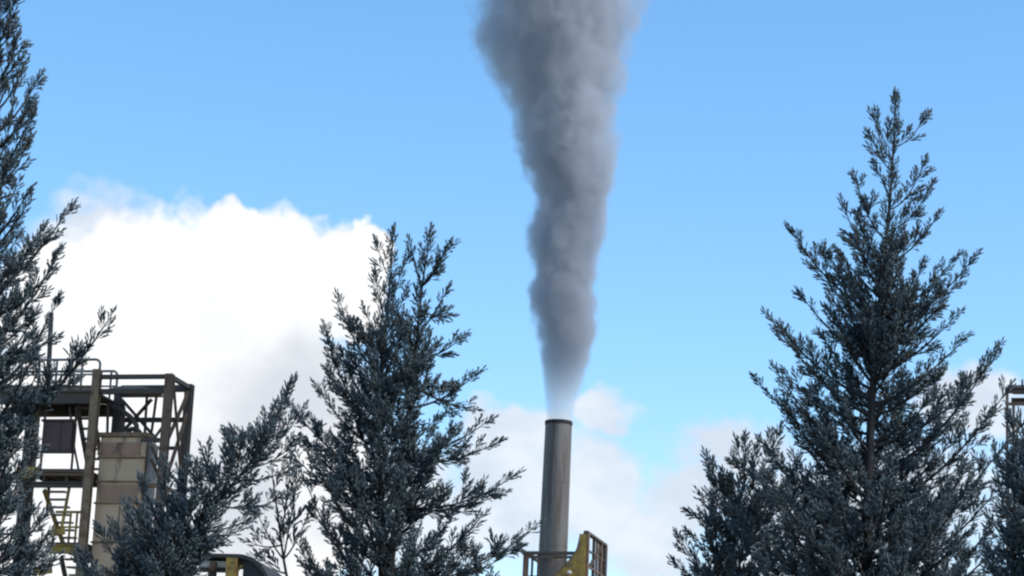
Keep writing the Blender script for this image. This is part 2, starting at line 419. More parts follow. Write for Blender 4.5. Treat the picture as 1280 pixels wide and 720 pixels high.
    prism_bar('door_edge', ((q0.x + q1.x) / 2 + .12, .385, q1.z + .02), ((q0.x + q1.x) / 2 + .12, .385, q0.z - .02), box_prof(.025, .02), M_DARK, T)
    # upper flight seen end-on: treads between two stringers
    for i in range(8):
        py = 508 + i * 11.5; x0, x1 = 94 - i * .6, 112 - i * .6
        z_ = c(100, py)
        prism_bar('tread', ((a(x0, py) + a(x1, py)) / 2, .22 + .16 * i, z_), ((a(x0, py) + a(x1, py)) / 2, .36 + .16 * i, z_), box_prof(a(x1, py) - a(x0, py), .055), M_DARK, T)
    prism_bar('stringer', (a(93, 506), .2, c(93, 506)), (a(90, 590), 1.5, c(90, 594)), box_prof(.06, .20), M_DARK, T)
    prism_bar('stringer', (a(112, 506), .2, c(112, 506)), (a(108, 590), 1.5, c(108, 594)), box_prof(.05, .20), M_TAN, T)
    tube_obj('handrail', [A(87, 508, .2), A(93, 560, .9), A(98, 586, 1.4)], .035, M_DARK, T, 8)
    # middle platform: two stacked beams
    p0, p1, z2 = platform(587, 593, 22, 108, M_BROWN, M_DARK)
    zz = c(70, 606)
    prism_bar('beam', (a(30, 606), -.02, zz), (a(108, 606), -.02, zz), h_prof(.16, .17, .03), M_DARK, T)
    prism_bar('beam', (a(22, 592), -.10, c(36, 592)), (a(50, 592), -.10, c(36, 592)), box_prof(.06, .36), M_YELLOW, T)
    for x in (83, 104, 55): prism_bar('post', (a(x, 598), .02, zz + .09), (a(x, 598), .02, z2 - .1), box_prof(.07, .07), M_DARK, T)
    # lower flight crossing behind the left posts
    for i in range(7):
        py = 612 + i * 8.6; x0, x1 = 50 + i * .8, 76 - i * .5
        z_ = c(62, py)
        prism_bar('tread', ((a(x0, py) + a(x1, py)) / 2, .3 + .16 * i, z_), ((a(x0, py) + a(x1, py)) / 2, .47 + .16 * i, z_), box_prof(a(x1, py) - a(x0, py), .05), M_GREY, T)
    prism_bar('stringer', (a(84, 604), .2, c(84, 604)), (a(72, 668), .2, c(72, 668)), box_prof(.06, .11), M_YELLOW, T)
    prism_bar('stringer', (a(50, 610), .3, c(50, 610)), (a(56, 672), 1.4, c(56, 672)), box_prof(.05, .16), M_YELLOW, T)
    prism_bar('post', (a(30, 640), .3, 0), (a(33, 605), .3, c(33, 605)), box_prof(.10, .10), M_DARK, T)
    prism_bar('post', (a(46, 610), .9, c(46, 640)), (a(46, 600), .9, c(46, 600)), box_prof(.08, .08), M_DARK, T)
    # lower platform with yellow rail
    p0, p1, z3 = platform(679, 690, 62, 106, M_YELLOW, M_DARK)
    zr3 = c(88, 640)
    rail(.0, a(68, 660), a(105, 660), z3 + .03, zr3, M_YELLOW, [a(x, 660) for x in (78, 87, 95, 104)], False)
    prism_bar('rail_post', (a(68, 660), -.03, z3), (a(68, 660), -.03, zr3 - .4), box_prof(.08, .08), M_YELLOW, T)
    prism_bar('kick_plate', (a(63, 668), -.05, c(63, 668)), (a(82, 664), -.05, c(82, 664)), box_prof(.03, .20), M_YELLOW, T)
    for i in range(8):
        py = 697 + i * 9
        z_ = c(88, py)
        prism_bar('tread', (a(88, py), .3 + .16 * i, z_), (a(88, py), .46 + .16 * i, z_), box_prof(a(100, py) - a(74, py), .055), M_GREY, T)
    prism_bar('stringer', (a(72, 694), .25, c(72, 694)), (a(68, 775), 1.6, c(68, 775)), box_prof(.06, .2), M_DARK, T)
    prism_bar('kick_plate', (a(40, 716), -.05, c(40, 716)), (a(66, 712), -.05, c(66, 712)), box_prof(.03, .22), M_YELLOW, T)

    # ---- beige bin standing inside the frame
    q = A(150, 545, .35)
    b0, b1 = .30, 1.2
    xa, xb = a(121, 600, b0), a(178, 600, b0)
    B = empty('storage_bin', f.o + f.ex * ((xa + xb) / 2) + f.ey * ((b0 + b1) / 2), f.yaw)
    tag(B, 'tall stained beige rectangular bin with red-brown bands inside the steel tower', 'bin')
    ox, oy = (xa + xb) / 2, (b0 + b1) / 2
    lo = lambda x, y, z: (x - ox, y - oy, z)
    zt = c(150, 546, b0)
    box('shell', lo(xa, b0, 0), lo(xb, b1, zt), M_BEIGE, B, .05)
    box('top_flange', lo(xa - .06, b0 - .06, zt), lo(xb + .06, b1 + .06, zt + .13), M_TAN, B, .01)
    for (y0, y1, x0, x1) in ((553, 569, 123, 176), (606, 626, 127, 173)):
        box('access_panel', lo(a(x0, y0, b0), b0 - .03, c(150, y1, b0)), lo(a(x1, y0, b0), b0 + .02, c(150, y0, b0)), M_REDOX, B, .006)
    for y0 in (572, 602, 629, 678, 735, 790):
        z_ = c(150, y0, b0); box('stiffener', lo(xa - .025, b0 - .045, z_ - .025), lo(xb + .025, b1 + .03, z_ + .025), M_TAN, B)
    for y0, y1 in ((632, 676), (682, 733)):
        box('seam_strip', lo(a(148, 650, b0), b0 - .02, c(150, y1, b0)), lo(a(148, 650, b0) + .03, b0 + .01, c(150, y0, b0)), M_TAN, B)
    # blue-grey side duct along the bin
    box('side_duct', lo(xb + .03, b0 + .12, 0), lo(xb + .15, b0 + .75, c(182, 552, b0 + .12)), M_GREY, B, .05)
    for y0 in (575, 620, 665, 710):
        z_ = c(182, y0, b0 + .1); box('duct_flange', lo(xb + .035, b0 + .09, z_ - .03), lo(xb + .175, b0 + .78, z_ + .03), M_GREY, B)
build_tower()

# ------------------------------------------------------------------ low hooded plant between bin and centre conifer
def build_shed():
    f = Frame(280, 692, 70, math.radians(10)); A = f.at
    T = empty('conveyor_hood', f.o, f.yaw)
    tag(T, 'low curved-roof conveyor housing with pale duct showing below the leaning conifer', 'conveyor')
    a = lambda px, py, b=0: A(px, py, b).x
    c = lambda px, py, b=0: A(px, py, b).z
    x0, x1, x2 = a(250, 692), a(298, 692), a(340, 722)
    zt = c(280, 692); n = 12; Dp = 2.4
    prof = [(x0, zt)] + [(x1 + (x2 - x1) * math.sin(math.pi / 2 * i / n), zt - (zt - c(340, 745)) * (1 - math.cos(math.pi / 2 * i / n))) for i in range(n + 1)]
    V = []; k = len(prof)
    for b_ in (0, Dp):
        V += [(x, b_, z) for x, z in prof] + [(x - (.0 if i == 0 else .05), b_, z - .10) for i, (x, z) in enumerate(prof)]
    Fc = []
    for i in range(k - 1):
        Fc += [[i, i + 1, 2 * k + i + 1, 2 * k + i], [k + i + 1, k + i, 3 * k + i, 3 * k + i + 1], [i + 1, i, k + i, k + i + 1], [2 * k + i, 2 * k + i + 1, 3 * k + i + 1, 3 * k + i]]
    Fc += [[0, 2 * k, 3 * k, k], [k - 1, 2 * k - 1, 4 * k - 1, 3 * k - 1]]
    mesh_py('roof', V, Fc, M_SLATE, T)
    # curved side sheet under the arc
    Vs = []
    for b_ in (.12, .17):
        Vs += [(x, b_, z - .11) for x, z in prof[2:]] + [(x, b_, 0) for x, z in prof[2:]]
    k2 = k - 2; Fs = []
    for i in range(k2 - 1):
        Fs += [[i + 1, i, k2 + i, k2 + i + 1], [2 * k2 + i, 2 * k2 + i + 1, 3 * k2 + i + 1, 3 * k2 + i]]
    mesh_py('side_sheet', Vs, Fs, M_SLATE, T)
    prism_bar('column', (a(290, 700), .1, 0), (a(290, 700), .1, zt - .11), h_prof(.30, .26, .05), M_YELLOW, T)
    prism_bar('column', (a(297, 700), 2.1, 0), (a(297, 700), 2.1, zt - .11), h_prof(.2, .2, .04), M_TAN, T)
    prism_bar('column', (a(246, 700), 1.6, 0), (a(246, 700), 1.6, zt - .11), h_prof(.2, .2, .04), M_DARK, T)
    prism_bar('beam', (a(243, 710), .4, c(260, 710)), (a(284, 710), .4, c(260, 710)), h_prof(.12, .12, .03), M_DARK, T)
    box('duct', (a(244, 702), .3, c(262, 707)), (a(282, 702), 1.1, c(262, 699)), M_WHITE, T, .03)
    tube_obj('valve', [(a(264, 705), .2, c(264, 712)), (a(264, 705), .2, c(264, 701))], .10, M_BROWN, T, 12)
    prism_bar('brace', (a(284, 722), .1, c(284, 722)), (a(302, 706), .1, c(302, 706)), l_prof(.08, .02), M_YELLOW, T)
    prism_bar('beam', (a(243, 728), .2, c(260, 728)), (a(300, 728), .2, c(260, 728)), h_prof(.12, .14, .03), M_TAN, T)
build_shed()

# ------------------------------------------------------------------ chimney, its platform and the plume
CH_Y = 70.0
def build_chimney():
    top = pt(698.5, 527, CH_Y); g = Vector((top.x - .06, CH_Y, 0))
    T = empty('chimney', g)
    tag(T, 'tall round grey steel chimney with sooty rim, pouring out smoke', 'chimney')
    zt = top.z; n = 40; dx = top.x - g.x
    def ring(z, r): return [(dx * z / zt + r * math.cos(6.28318 * i / n), r * math.sin(6.28318 * i / n), z) for i in range(n)]
    rings = [(0, .50), (zt * .3, .455), (zt * .6, .415), (zt - 3.6, .393), (zt - .10, .372), (zt - .10, .335), (zt - 2.5, .335)]
    V = []; Fc = []
    for z, r in rings: V += ring(z, r)
    for k in range(len(rings) - 1):
        for i in range(n): Fc.append([k * n + i, k * n + (i + 1) % n, (k + 1) * n + (i + 1) % n, (k + 1) * n + i])
    Fc.append(list(range((len(rings) - 1) * n, len(rings) * n)))
    sh = mesh_py('shaft', V, Fc, M_STACK, T, True)
    sh.modifiers.new('edge', 'EDGE_SPLIT').split_angle = math.radians(40)
    def band(name, z0, z1, r, t, mat):
        V = ring(z0, r) + ring(z0, r + t) + ring(z1, r + t) + ring(z1, r); Fc = []
        for k in range(4):
            for i in range(n):
                j = (i + 1) % n; k2 = (k + 1) % 4
                Fc.append([k * n + i, k * n + j, k2 * n + j, k2 * n + i])
        mesh_py(name, V, Fc, mat, T)
    band('rim', zt - .10, zt, .335, .052, M_SOOT)
    for z in (zt - 1.75, zt - 3.5, zt - 5.5, zt - 8, zt - 10.5):
        r = .372 + (zt - z) * .006
        band('weld_seam', z - .012, z + .012, r - .01, .014, M_STACK)
    return top
TOP = build_chimney()

def build_platform():
    f = Frame(690, 690, CH_Y - .75, math.radians(15)); A = f.at
    T = empty('chimney_platform', f.o, f.yaw)
    tag(T, 'brown steel guard-rail platform with yellow gusset plate around the chimney shaft', 'platform')
    a = lambda px, py, b=0: A(px, py, b).x
    c = lambda px, py, b=0: A(px, py, b).z
    xl, xr = a(655, 700), a(731, 690)
    zf = c(690, 690); zfl = zf - 1.25; Dp = 2.3
    zr = c(732, 667)
    prism_bar('floor_plate', ((xl + xr) / 2, 0, zfl), ((xl + xr) / 2, Dp, zfl), box_prof(xr - xl + .1, .10, .1), M_DARK, T)
    # front guard rail
    prism_bar('top_rail', (xl - .06, 0, zf - .03), (a(722, 690), 0, zf - .03), box_prof(.10, .09), M_DARK, T)
    prism_bar('rail_flange', (xl + .02, .01, zf - .135), (a(718, 696), .01, zf - .135), box_prof(.05, .075), M_BROWN, T)
    for (px, w, mt) in ((657.5, .15, M_BROWN), (665.5, .055, M_DARK), (673, .05, M_DARK)):
        prism_bar('rail_post', (a(px, 700), 0, zfl), (a(px, 700), 0, zf - .06), box_prof(w, .07), mt, T)
    prism_bar('mid_rail', (xl, 0, zf - .68), (xr, 0, zf - .68), box_prof(.06, .06), M_BROWN, T)
    # left side rail running back
    prism_bar('top_rail', (xl, .05, zf - .03), (xl, Dp, zf - .03), box_prof(.07, .07), M_DARK, T)
    prism_bar('rail_post', (xl, Dp, zfl), (xl, Dp, zf - .06), box_prof(.08, .08), M_BROWN, T)
    # yellow gusset rising to the tall post
    pix = [(686, 735), (692, 722), (700, 713), (709, 704), (717, 695), (722, 686), (724.5, 676), (726, 667.5), (733, 668), (731, 735)]
    P = [A(x, y, -.06) for x, y in pix]; n = len(P)
    V = [(p.x, b_, p.z) for b_ in (-.10, -.06) for p in P]
    Fc = [[i, (i + 1) % n, n + (i + 1) % n, n + i] for i in range(n)] + [list(range(n))[::-1], list(range(n, 2 * n))]
    gz = mesh_py('gusset', V, Fc, M_YELLOW, T)
    # rolled edge of the gusset
    tube_obj('gusset_edge', [Vector((p.x, -.08, p.z)) for p in P[:8]], .028, M_BROWN, gz, 8)
    q = A(712, 716, -.1)
    tube_obj('lamp_boss', [(q.x, -.16, q.z), (q.x, -.10, q.z)], .06, M_WHITE, gz, 12)
    # tall right-hand side panel
    prism_bar('post', (xr + .03, 0, 0), (xr + .03, 0, zr), box_prof(.17, .14), M_BROWN, T)
    prism_bar('post', (xr + .03, Dp, 0), (xr + .03, Dp, zr), box_prof(.15, .15), M_DARK, T)
    prism_bar('top_rail', (xr + .03, -.08, zr + .035), (xr + .03, Dp + .08, zr + .035), box_prof(.13, .07), M_DARK, T)
    for b_, mt, w in ((.95, M_DARK, .08), (1.35, M_BROWN, .06), (1.8, M_BROWN, .10)):
        prism_bar('post', (xr + .03, b_, zfl), (xr + .03, b_, zr), box_prof(w, w), mt, T)
    prism_bar('mid_rail', (xr + .03, .07, zr - .42), (xr + .03, Dp, zr - .42), box_prof(.05, .05), M_DARK, T)
    prism_bar('mid_rail', (xr + .03, .07, zr - .85), (xr + .03, Dp, zr - .85), box_prof(.05, .06), M_BROWN, T)
    prism_bar('brace', (xr + .05, .5, zr - .80), (xr + .05, 1.8, zr - .05), l_prof(.07, .02), M_DARK, T)
    for x in (xl,):
        for b_ in (.1, Dp - .1): prism_bar('leg', (x, b_, 0), (x, b_, zfl - .05), h_prof(.2, .2, .04), M_BROWN, T)
build_platform()

def build_gantry():
    f = Frame(1262, 487, 68, math.radians(12)); A = f.at
    T = empty('pipe_gantry', f.o, f.yaw)
    tag(T, 'rusty steel pipe gantry at the right edge, half hidden by conifer branches', 'gantry')
    a = lambda px, py, b=0: A(px, py, b).x
    c = lambda px, py, b=0: A(px, py, b).z
    zt = c(1275, 488)
    for px, b_ in ((1259, 0), (1267, 1.4), (1302, 0), (1310, 1.4)):
        prism_bar('column', (a(px, 520, b_), b_, 0), (a(px, 520, b_), b_, zt - .06), box_prof(.08, .10), M_BROWN, T)
    prism_bar('beam', (a(1256, 488), 0, zt), (a(1312, 488), 0, zt), h_prof(.14, .15, .03), M_DARK, T)
    prism_bar('beam', (a(1264, 488, 1.4), 1.4, zt), (a(1325, 488, 1.4), 1.4, zt), h_prof(.14, .15, .03), M_DARK, T)
    prism_bar('beam', (a(1259, 505), 0, c(1275, 505)), (a(1302, 505), 0, c(1275, 505)), box_prof(.07, .08), M_BROWN, T)
    prism_bar('beam', (a(1259, 552), 0, c(1275, 552)), (a(1302, 552), 0, c(1275, 552)), box_prof(.1, .12), M_BROWN, T)
    prism_bar('brace', (a(1259, 548), .05, c(1259, 548)), (a(1302, 508), .05, c(1302, 508)), l_prof(.07, .02), M_BROWN, T)
    tube_obj('pipe', [(a(1259, 482, .5), .5, zt + .17), (a(1325, 482, .5), .5, zt + .17)], .09, M_RAIL, T, 12)
    tube_obj('pipe', [(a(1266, 482, .9), .9, zt + .15), (a(1325, 482, .9), .9, zt + .15)], .07, M_BROWN, T, 12)
    for px in (1264, 1278, 1292): tube_obj('rail_post', [(a(px, 488), 0, zt + .07), (a(px, 488), 0, zt + .30)], .03, M_DARK, T, 6)
build_gantry()

# ------------------------------------------------------------------ smoke plume
def build_smoke():
    px_c = [(699.5, 527, 17.5), (700, 510, 19.5), (705, 470, 28), (708, 430, 36), (708, 380, 42), (707, 330, 46), (711, 270, 47), (712, 225, 53),
            (708, 180, 62), (704, 130, 74), (700, 80, 83), (693, 40, 95), (693, 0, 99), (690, -60, 106), (686, -120, 112), (680, -220, 126), (674, -330, 136)]
    pts = []
    for x, y, r in px_c:
        p = pt(x, y, CH_Y); q = pt(x + r, y, CH_Y)
        pts.append((p.z - TOP.z, p.x - TOP.x, (q - p).length))
    zmax = pts[-1][0]; xs = 3.0; rs = 4.0
    # closed hull, wider than the smoke inside it
    n = 36; V = []; Fc = []; rng = np.random.default_rng(4)
    ph = rng.uniform(0, 6.28, (6,))
    zz = np.linspace(0, zmax, 90)
    zc = np.array([p[0] for p in pts]); xc = np.array([p[1] for p in pts]); rc = np.array([p[2] for p in pts])
    for z in zz:
        cx = np.interp(z, zc, xc); r = np.interp(z, zc, rc)
        for i in range(n):
            t = 2 * math.pi * i / n
            k = min(1, z / 2.5)
            rr = r * (1.06 + k * (.17 + .05 * math.sin(3 * t + ph[0] + z * 1.1) + .05 * math.sin(5 * t - z * 2.3 + ph[1]) + .04 * math.sin(2 * t + z * 3.7 + ph[2])))
            V.append((cx + rr * math.cos(t), rr * math.sin(t), z))
    for k in range(len(zz) - 1):
        for i in range(n): Fc.append([k * n + i, k * n + (i + 1) % n, (k + 1) * n + (i + 1) % n, (k + 1) * n + i])
    Fc += [list(range(n))[::-1], list(range(len(V) - n, len(V)))]
    m = bpy.data.materials.new('grey_smoke'); m.use_nodes = True; t = m.node_tree; t.nodes.clear(); b = NB(t)
    P = b.n('ShaderNodeTexCoord').outputs['Object']; x, y, z = b.sep(P)
    zf = b.m('DIVIDE', z, zmax)
    def curve(vals):
        nd = b.n('ShaderNodeFloatCurve'); cu = nd.mapping.curves[0]
        for i, (u, v) in enumerate(vals):
            if i == 0: cu.points[0].location = (u, v)
            elif i == len(vals) - 1: cu.points[-1].location = (u, v)
            else: cu.points.new(u, v)
        nd.mapping.update(); b.put(nd.inputs['Value'], zf); return nd.outputs[0]
    cx = b.m('MULTIPLY', b.m('SUBTRACT', curve([(p[0] / zmax, .5 + p[1] / (2 * xs)) for p in pts]), .5), 2 * xs)
    R = b.m('MULTIPLY', curve([(p[0] / zmax, p[2] / rs) for p in pts]), rs)
    # billows: position noise growing with the plume
    ramp = b.ss(z, .2, 3.5, .12, 1.0)
    Ps = b.v('MULTIPLY', P, (1, 1, .8))
    d1 = b.v('SUBTRACT', b.noise(Ps, .75, 1, .5, 'Color'), (.5, .5, .5))
    d2 = b.v('SUBTRACT', b.noise(Ps, 2.2, 1, .6, 'Color'), (.5, .5, .5))
    d3 = b.v('SUBTRACT', b.noise(Ps, 5.5, 2, .6, 'Color'), (.5, .5, .5))
    dd = b.v('ADD', b.v('ADD', b.v('SCALE', d1, 1.0), b.v('SCALE', d2, .52)), b.v('SCALE', d3, .30))
    Q = b.v('ADD', P, b.v('SCALE', dd, b.m('MULTIPLY', R, ramp)))
    qx, qy, qz = b.sep(Q)
    rr = b.m('DIVIDE', b.v('LENGTH', b.xyz(b.m('SUBTRACT', qx, cx), qy, 0.0)), R)
    shape = b.ss(rr, 1.05, .80)
    dens = b.m('MULTIPLY', b.m('MULTIPLY', shape, b.m('MINIMUM', 1.0, b.m('DIVIDE', 1.1, R))), b.ss(z, 0.0, 2.2, SM_D0, SM_D1))
    pv = b.n('ShaderNodeVolumePrincipled')
    t.links.new(b.mix(b.ss(z, .1, 1.8), (.97, .97, .975, 1), b.mix(b.ss(z, 3.0, 9.5), (.645, .675, .735, 1), (*SM_COL, 1))), pv.inputs['Color'])
    t.links.new(dens, pv.inputs['Density']); pv.inputs['Anisotropy'].default_value = .3
    o = b.n('ShaderNodeOutputMaterial'); t.links.new(pv.outputs[0], o.inputs['Volume'])
    m.cycles.volume_step_rate = .15
    ob = mesh_py('smoke_plume', V, Fc, m, None, True); ob.location = (TOP.x, CH_Y, TOP.z + .01)
    tag(ob, 'thick dark grey smoke plume widening upward from the chimney mouth', 'smoke')
SM_D0, SM_D1, SM_COL = 1.5, 2.7, (.715, .745, .805)
build_smoke()

# ------------------------------------------------------------------ conifers
def spray_template(rng, nf, flat):
    """a leafy twig along +Z, length 1: club-shaped branchlets round a stem"""
    V = []; T = []
    def club(p, d, L, w):
        d = d / np.linalg.norm(d); x = np.cross(d, [.3, .5, .8]); x /= np.linalg.norm(x); y = np.cross(d, x)
        k = len(V); a0 = rng.uniform(0, 6.28)
        V.append(p)
        for i in range(3):
            a = a0 + i * 2.0944; V.append(p + d * L * .72 + w * (math.cos(a) * x + math.sin(a) * y))
        V.append(p + d * L)
        for i in range(3):
            j = (i + 1) % 3
            T.append([k, k + 1 + j, k + 1 + i]); T.append([k + 1 + i, k + 1 + j, k + 4])
    club(np.array([0, 0, .0]), np.array([0, 0, 1.]), .75, .022)
    for i in range(nf):
        t = (i + .6) / (nf + .4); az = i * 2.39996 + rng.normal(0, .3)
        an = math.radians(rng.uniform(20, 46)) * (1 - .35 * t)
        d = np.array([math.sin(an) * math.cos(az), math.sin(an) * math.sin(az) * flat, math.cos(an)])
        L = (.50 - .20 * t) * rng.uniform(.75, 1.2)
        p = np.array([0, 0, t * .72]); wd = rng.uniform(.027, .040)
        club(p, d, L, wd)
        if t < .75 and rng.random() < .85:
            s = rng.uniform(.35, .6); d2 = d + rng.normal(0, .38, 3); d2[2] += .25
            club(p + d / np.linalg.norm(d) * L * s, d2, L * .5, wd * .85)
    club(np.array([0, 0, .68]), np.array([rng.normal(0, .08), rng.normal(0, .08), 1]), .36, .032)
    return np.array(V), np.array(T)

class Conifer:
    def __init__(self, name, label, Y, trunk_px, seed, group, leaf=.31, base_r=.13, top_r=.007):
        self.rng = np.random.default_rng(seed); self.Y = Y; self.leaf = leaf; self.label = label; self.name = name
        tp = [np.array(pt(x, y, Y)) for x, y in trunk_px]
        base = np.array([tp[0][0], tp[0][1], 0.0]); base[0] += .03
        self.base = base; self.group = group
        self.trunk = np.array([base] + tp) - base
        self.px = trunk_px
        self.sp = []; self.wood = []      # spray placements, thin wood tubes
        self.templ = [spray_template(self.rng, nf, fl) for nf, fl in ((11, 1), (14, .8), (12, 1), (10, .9))]
        self.branches = []
        cl = np.concatenate([[0], np.cumsum(np.linalg.norm(np.diff(self.trunk, axis=0), axis=1))])
        s = np.linspace(0, 1, 40); u = s * cl[-1]
        self.tpts = np.stack([np.interp(u, cl, self.trunk[:, k]) for k in range(3)], 1)
        sm = self.tpts.copy()
        for _ in range(4): sm[1:-1] = (sm[:-2] + sm[1:-1] * 2 + sm[2:]) / 4
        self.tpts = sm
        self.trad = base_r * (1 - s) ** 1.15 + top_r
    def on_trunk(self, z):
        zs = self.tpts[:, 2]
        return np.array([np.interp(z, zs, self.tpts[:, k]) for k in range(3)]), float(np.interp(z, zs, self.trad))
    def trunk_at_px(self, py):
        xs = [p[0] for p in self.px]; ys = [p[1] for p in self.px]
        x = np.interp(-py, [-y for y in ys], xs)
        return self.on_trunk(pt(x, py, self.Y).z)
    def spray(self, p, d, size, tone=None):
        self.sp.append((p, d / (np.linalg.norm(d) + 1e-9), size, self.rng.random() if tone is None else tone))
    def perp(self, d, az):
        x = np.cross(d, [.1, .2, 1.]); x /= np.linalg.norm(x) + 1e-9; y = np.cross(d, x)
        return x * math.cos(az) + y * math.sin(az)
    def dress(self, pts, L, start=.12, dens=1.0, size=1.0, step=.084, upb=.36):
        """sprays along a curve"""
        rng = self.rng; n = max(2, int(L * (1 - start) / step * dens)); az = rng.uniform(0, 6.28)
        cl = np.concatenate([[0], np.cumsum(np.linalg.norm(np.diff(pts, axis=0), axis=1))])
        for i in range(n):
            s = start + (1 - start) * (i + rng.uniform(.1, .9)) / n
            p = np.array([np.interp(s * cl[-1], cl, pts[:, k]) for k in range(3)])
            q = np.array([np.interp(min(s + .06, 1) * cl[-1], cl, pts[:, k]) for k in range(3)]); o = np.array([np.interp(max(s - .06, 0) * cl[-1], cl, pts[:, k]) for k in range(3)])
            t = (q - o) / (np.linalg.norm(q - o) + 1e-9); az += 2.4 + rng.normal(0, .4)
            an = math.radians(rng.uniform(25, 50)) * (1 - .3 * s)
            d = t * math.cos(an) + self.perp(t, az) * math.sin(an); d[2] += upb
            self.spray(p, d, self.leaf * size * rng.uniform(.55, 1.2) * (1.0 - .35 * s))
        t = pts[-1] - pts[-2]
        self.spray(pts[-1] - t / np.linalg.norm(t) * .06, t, self.leaf * size * .8)
    def curve(self, p0, p1, sag, n=9):
        c = (p0 + p1) / 2; L = np.linalg.norm(p1 - p0); c = c + np.array([0, 0, -sag * L]) + self.rng.normal(0, .03 * L, 3)
        s = np.linspace(0, 1, n)[:, None]
        return (1 - s) ** 2 * p0 + 2 * s * (1 - s) * c + s ** 2 * p1
    def limb(self, p0, r0, p1, sag=.19, fill=1.0, sec=.30, bare=.12, size=1.0):
        rng = self.rng; pts = self.curve(p0, p1, sag); L = np.linalg.norm(np.diff(pts, axis=0), axis=1).sum()
        r = min(r0 * .55, .008 + .014 * L)
        self.branches.append((pts, np.linspace(r, .0045, len(pts))))
        self.dress(pts, L, bare, fill, size)
        # side shoots
        n = max(1, int(L * 5.6 * fill)); az = rng.uniform(0, 6.28)
        cl = np.linspace(0, 1, len(pts))
        for i in range(n):
            s = bare + .05 + (.80 - bare) * (i + rng.uniform(0, 1)) / n
            p = np.array([np.interp(s, cl, pts[:, k]) for k in range(3)])
            j = min(int(s * (len(pts) - 1)), len(pts) - 2); t = pts[j + 1] - pts[j]; t /= np.linalg.norm(t)
            az += 2.4 + rng.normal(0, .4); an = math.radians(rng.uniform(32, 55))
            d = t * math.cos(an) + self.perp(t, az) * math.sin(an); d[2] += .42; d /= np.linalg.norm(d)
            l2 = min(.62, sec * L * (1.05 - s) * rng.uniform(.6, 1.2))
            if l2 < .10: continue
            q = self.curve(p, p + d * l2, .10, 5)
            self.wood.append((q, np.linspace(max(.0035, r * (1 - s) * .5), .003, 5), 3))
            self.dress(q, l2, .15, fill, size * .92)
    def limb_px(self, y0, tip, dy=None, **k):
        p0, r0 = self.trunk_at_px(y0)
        self.limb_from(p0, r0, tip, dy, **k)
    def limb_from(self, p0, r0, tip, dy=None, **k):
        if dy is None: dy = self.rng.uniform(-.35, .35)
        p1 = np.array(pt(tip[0], tip[1], self.Y + dy)) - self.base
        self.limb(p0, r0, p1, **k)
    def at_px(self, x, y, dy=0.0): return np.array(pt(x, y, self.Y + dy)) - self.base
    def leader(self, px, r0=.03, dens=1.0, start=.05, size=1.0, dys=None):
        """an extra upright stem given in pixels, from low to high"""
        dys = dys or [0] * len(px)
        P = np.array([self.at_px(x, y, d) for (x, y), d in zip(px, dys)])
        cl = np.concatenate([[0], np.cumsum(np.linalg.norm(np.diff(P, axis=0), axis=1))]); u = np.linspace(0, cl[-1], 16)
        P = np.stack([np.interp(u, cl, P[:, k]) for k in range(3)], 1)
        for _ in range(2): P[1:-1] = (P[:-2] + P[1:-1] * 2 + P[2:]) / 4
        self.branches.append((P, np.linspace(r0, .006, 16)))
        self.dress(P, cl[-1], start, dens, size)
        return P
    def fill(self, y_lo, y_hi, n, len_lo, len_hi, spread=1.0, up=(.5, 1.1), away=False, **k):
        """limbs all round the stem; those seen end-on fill the crown's volume"""
        rng = self.rng
        for i in range(n):
            s = (i + rng.random()) / n; y = y_lo + (y_hi - y_lo) * s
            p0, r0 = self.trunk_at_px(y)
            az = i * 2.39996 + rng.normal(0, .3); L = (len_lo + (len_hi - len_lo) * s) * rng.uniform(.65, 1.1)
            d = np.array([math.cos(az) * spread, abs(math.sin(az)) if away else math.sin(az), rng.uniform(*up)]); d /= np.linalg.norm(d)
            self.limb(p0, r0, p0 + d * L, **k)
    def dress_top(self, frac, dens=1.6):
        q = self.tpts[int(len(self.tpts) * frac):]; self.dress(q, np.linalg.norm(np.diff(q, axis=0), axis=1).sum(), .02, dens, 1.05)
    def build(self):
        T = empty(self.name, self.base); tag(T, self.label, 'tree', self.group)
        V, Q = tube_np(self.tpts, self.trad, 10)
        mesh_np('trunk', V, Q, M_BARK, T, True)
        for pts, rad in self.branches:
            V, Q = tube_np(pts, rad, 5); mesh_np('branch', V, Q, M_BARK, T, True)
        if self.wood:
            Vs = []; Qs = []; k = 0
            for pts, rad, n in self.wood:
                V, Q = tube_np(pts, rad, n); Vs.append(V); Qs.append(Q + k); k += len(V)
            o = mesh_np('twigs', np.concatenate(Vs), np.concatenate(Qs), M_BARK, T, True); o['kind'] = 'stuff'
        # foliage: every spray placed by numpy
        rng = self.rng; n = len(self.sp); P = np.array([s[0] for s in self.sp]); Dr = np.array([s[1] for s in self.sp])
        sz = np.array([s[2] for s in self.sp]); tn = np.array([s[3] for s in self.sp]); which = rng.integers(0, len(self.templ), n)
        ref = rng.normal(0, 1, (n, 3)); X = np.cross(Dr, ref); X /= np.linalg.norm(X, axis=1)[:, None]; Yv = np.cross(Dr, X)
        Vs = []; Ts = []; At = []; k = 0
        for w, (tv, tt) in enumerate(self.templ):
            idx = np.where(which == w)[0]
            if not len(idx): continue
            vv = P[idx][:, None, :] + sz[idx][:, None, None] * (tv[None, :, 0:1] * X[idx][:, None, :] + tv[None, :, 1:2] * Yv[idx][:, None, :] + tv[None, :, 2:3] * Dr[idx][:, None, :])
            m = len(tv); Vs.append(vv.reshape(-1, 3))
            Ts.append((tt[None] + (np.arange(len(idx)) * m)[:, None, None] + k).reshape(-1, 3)); k += m * len(idx)
            At.append((np.repeat(tn[idx], m) * .75 + np.tile(rng.random(m), len(idx)) * .25))
        Vs = np.concatenate(Vs); Ts = np.concatenate(Ts)
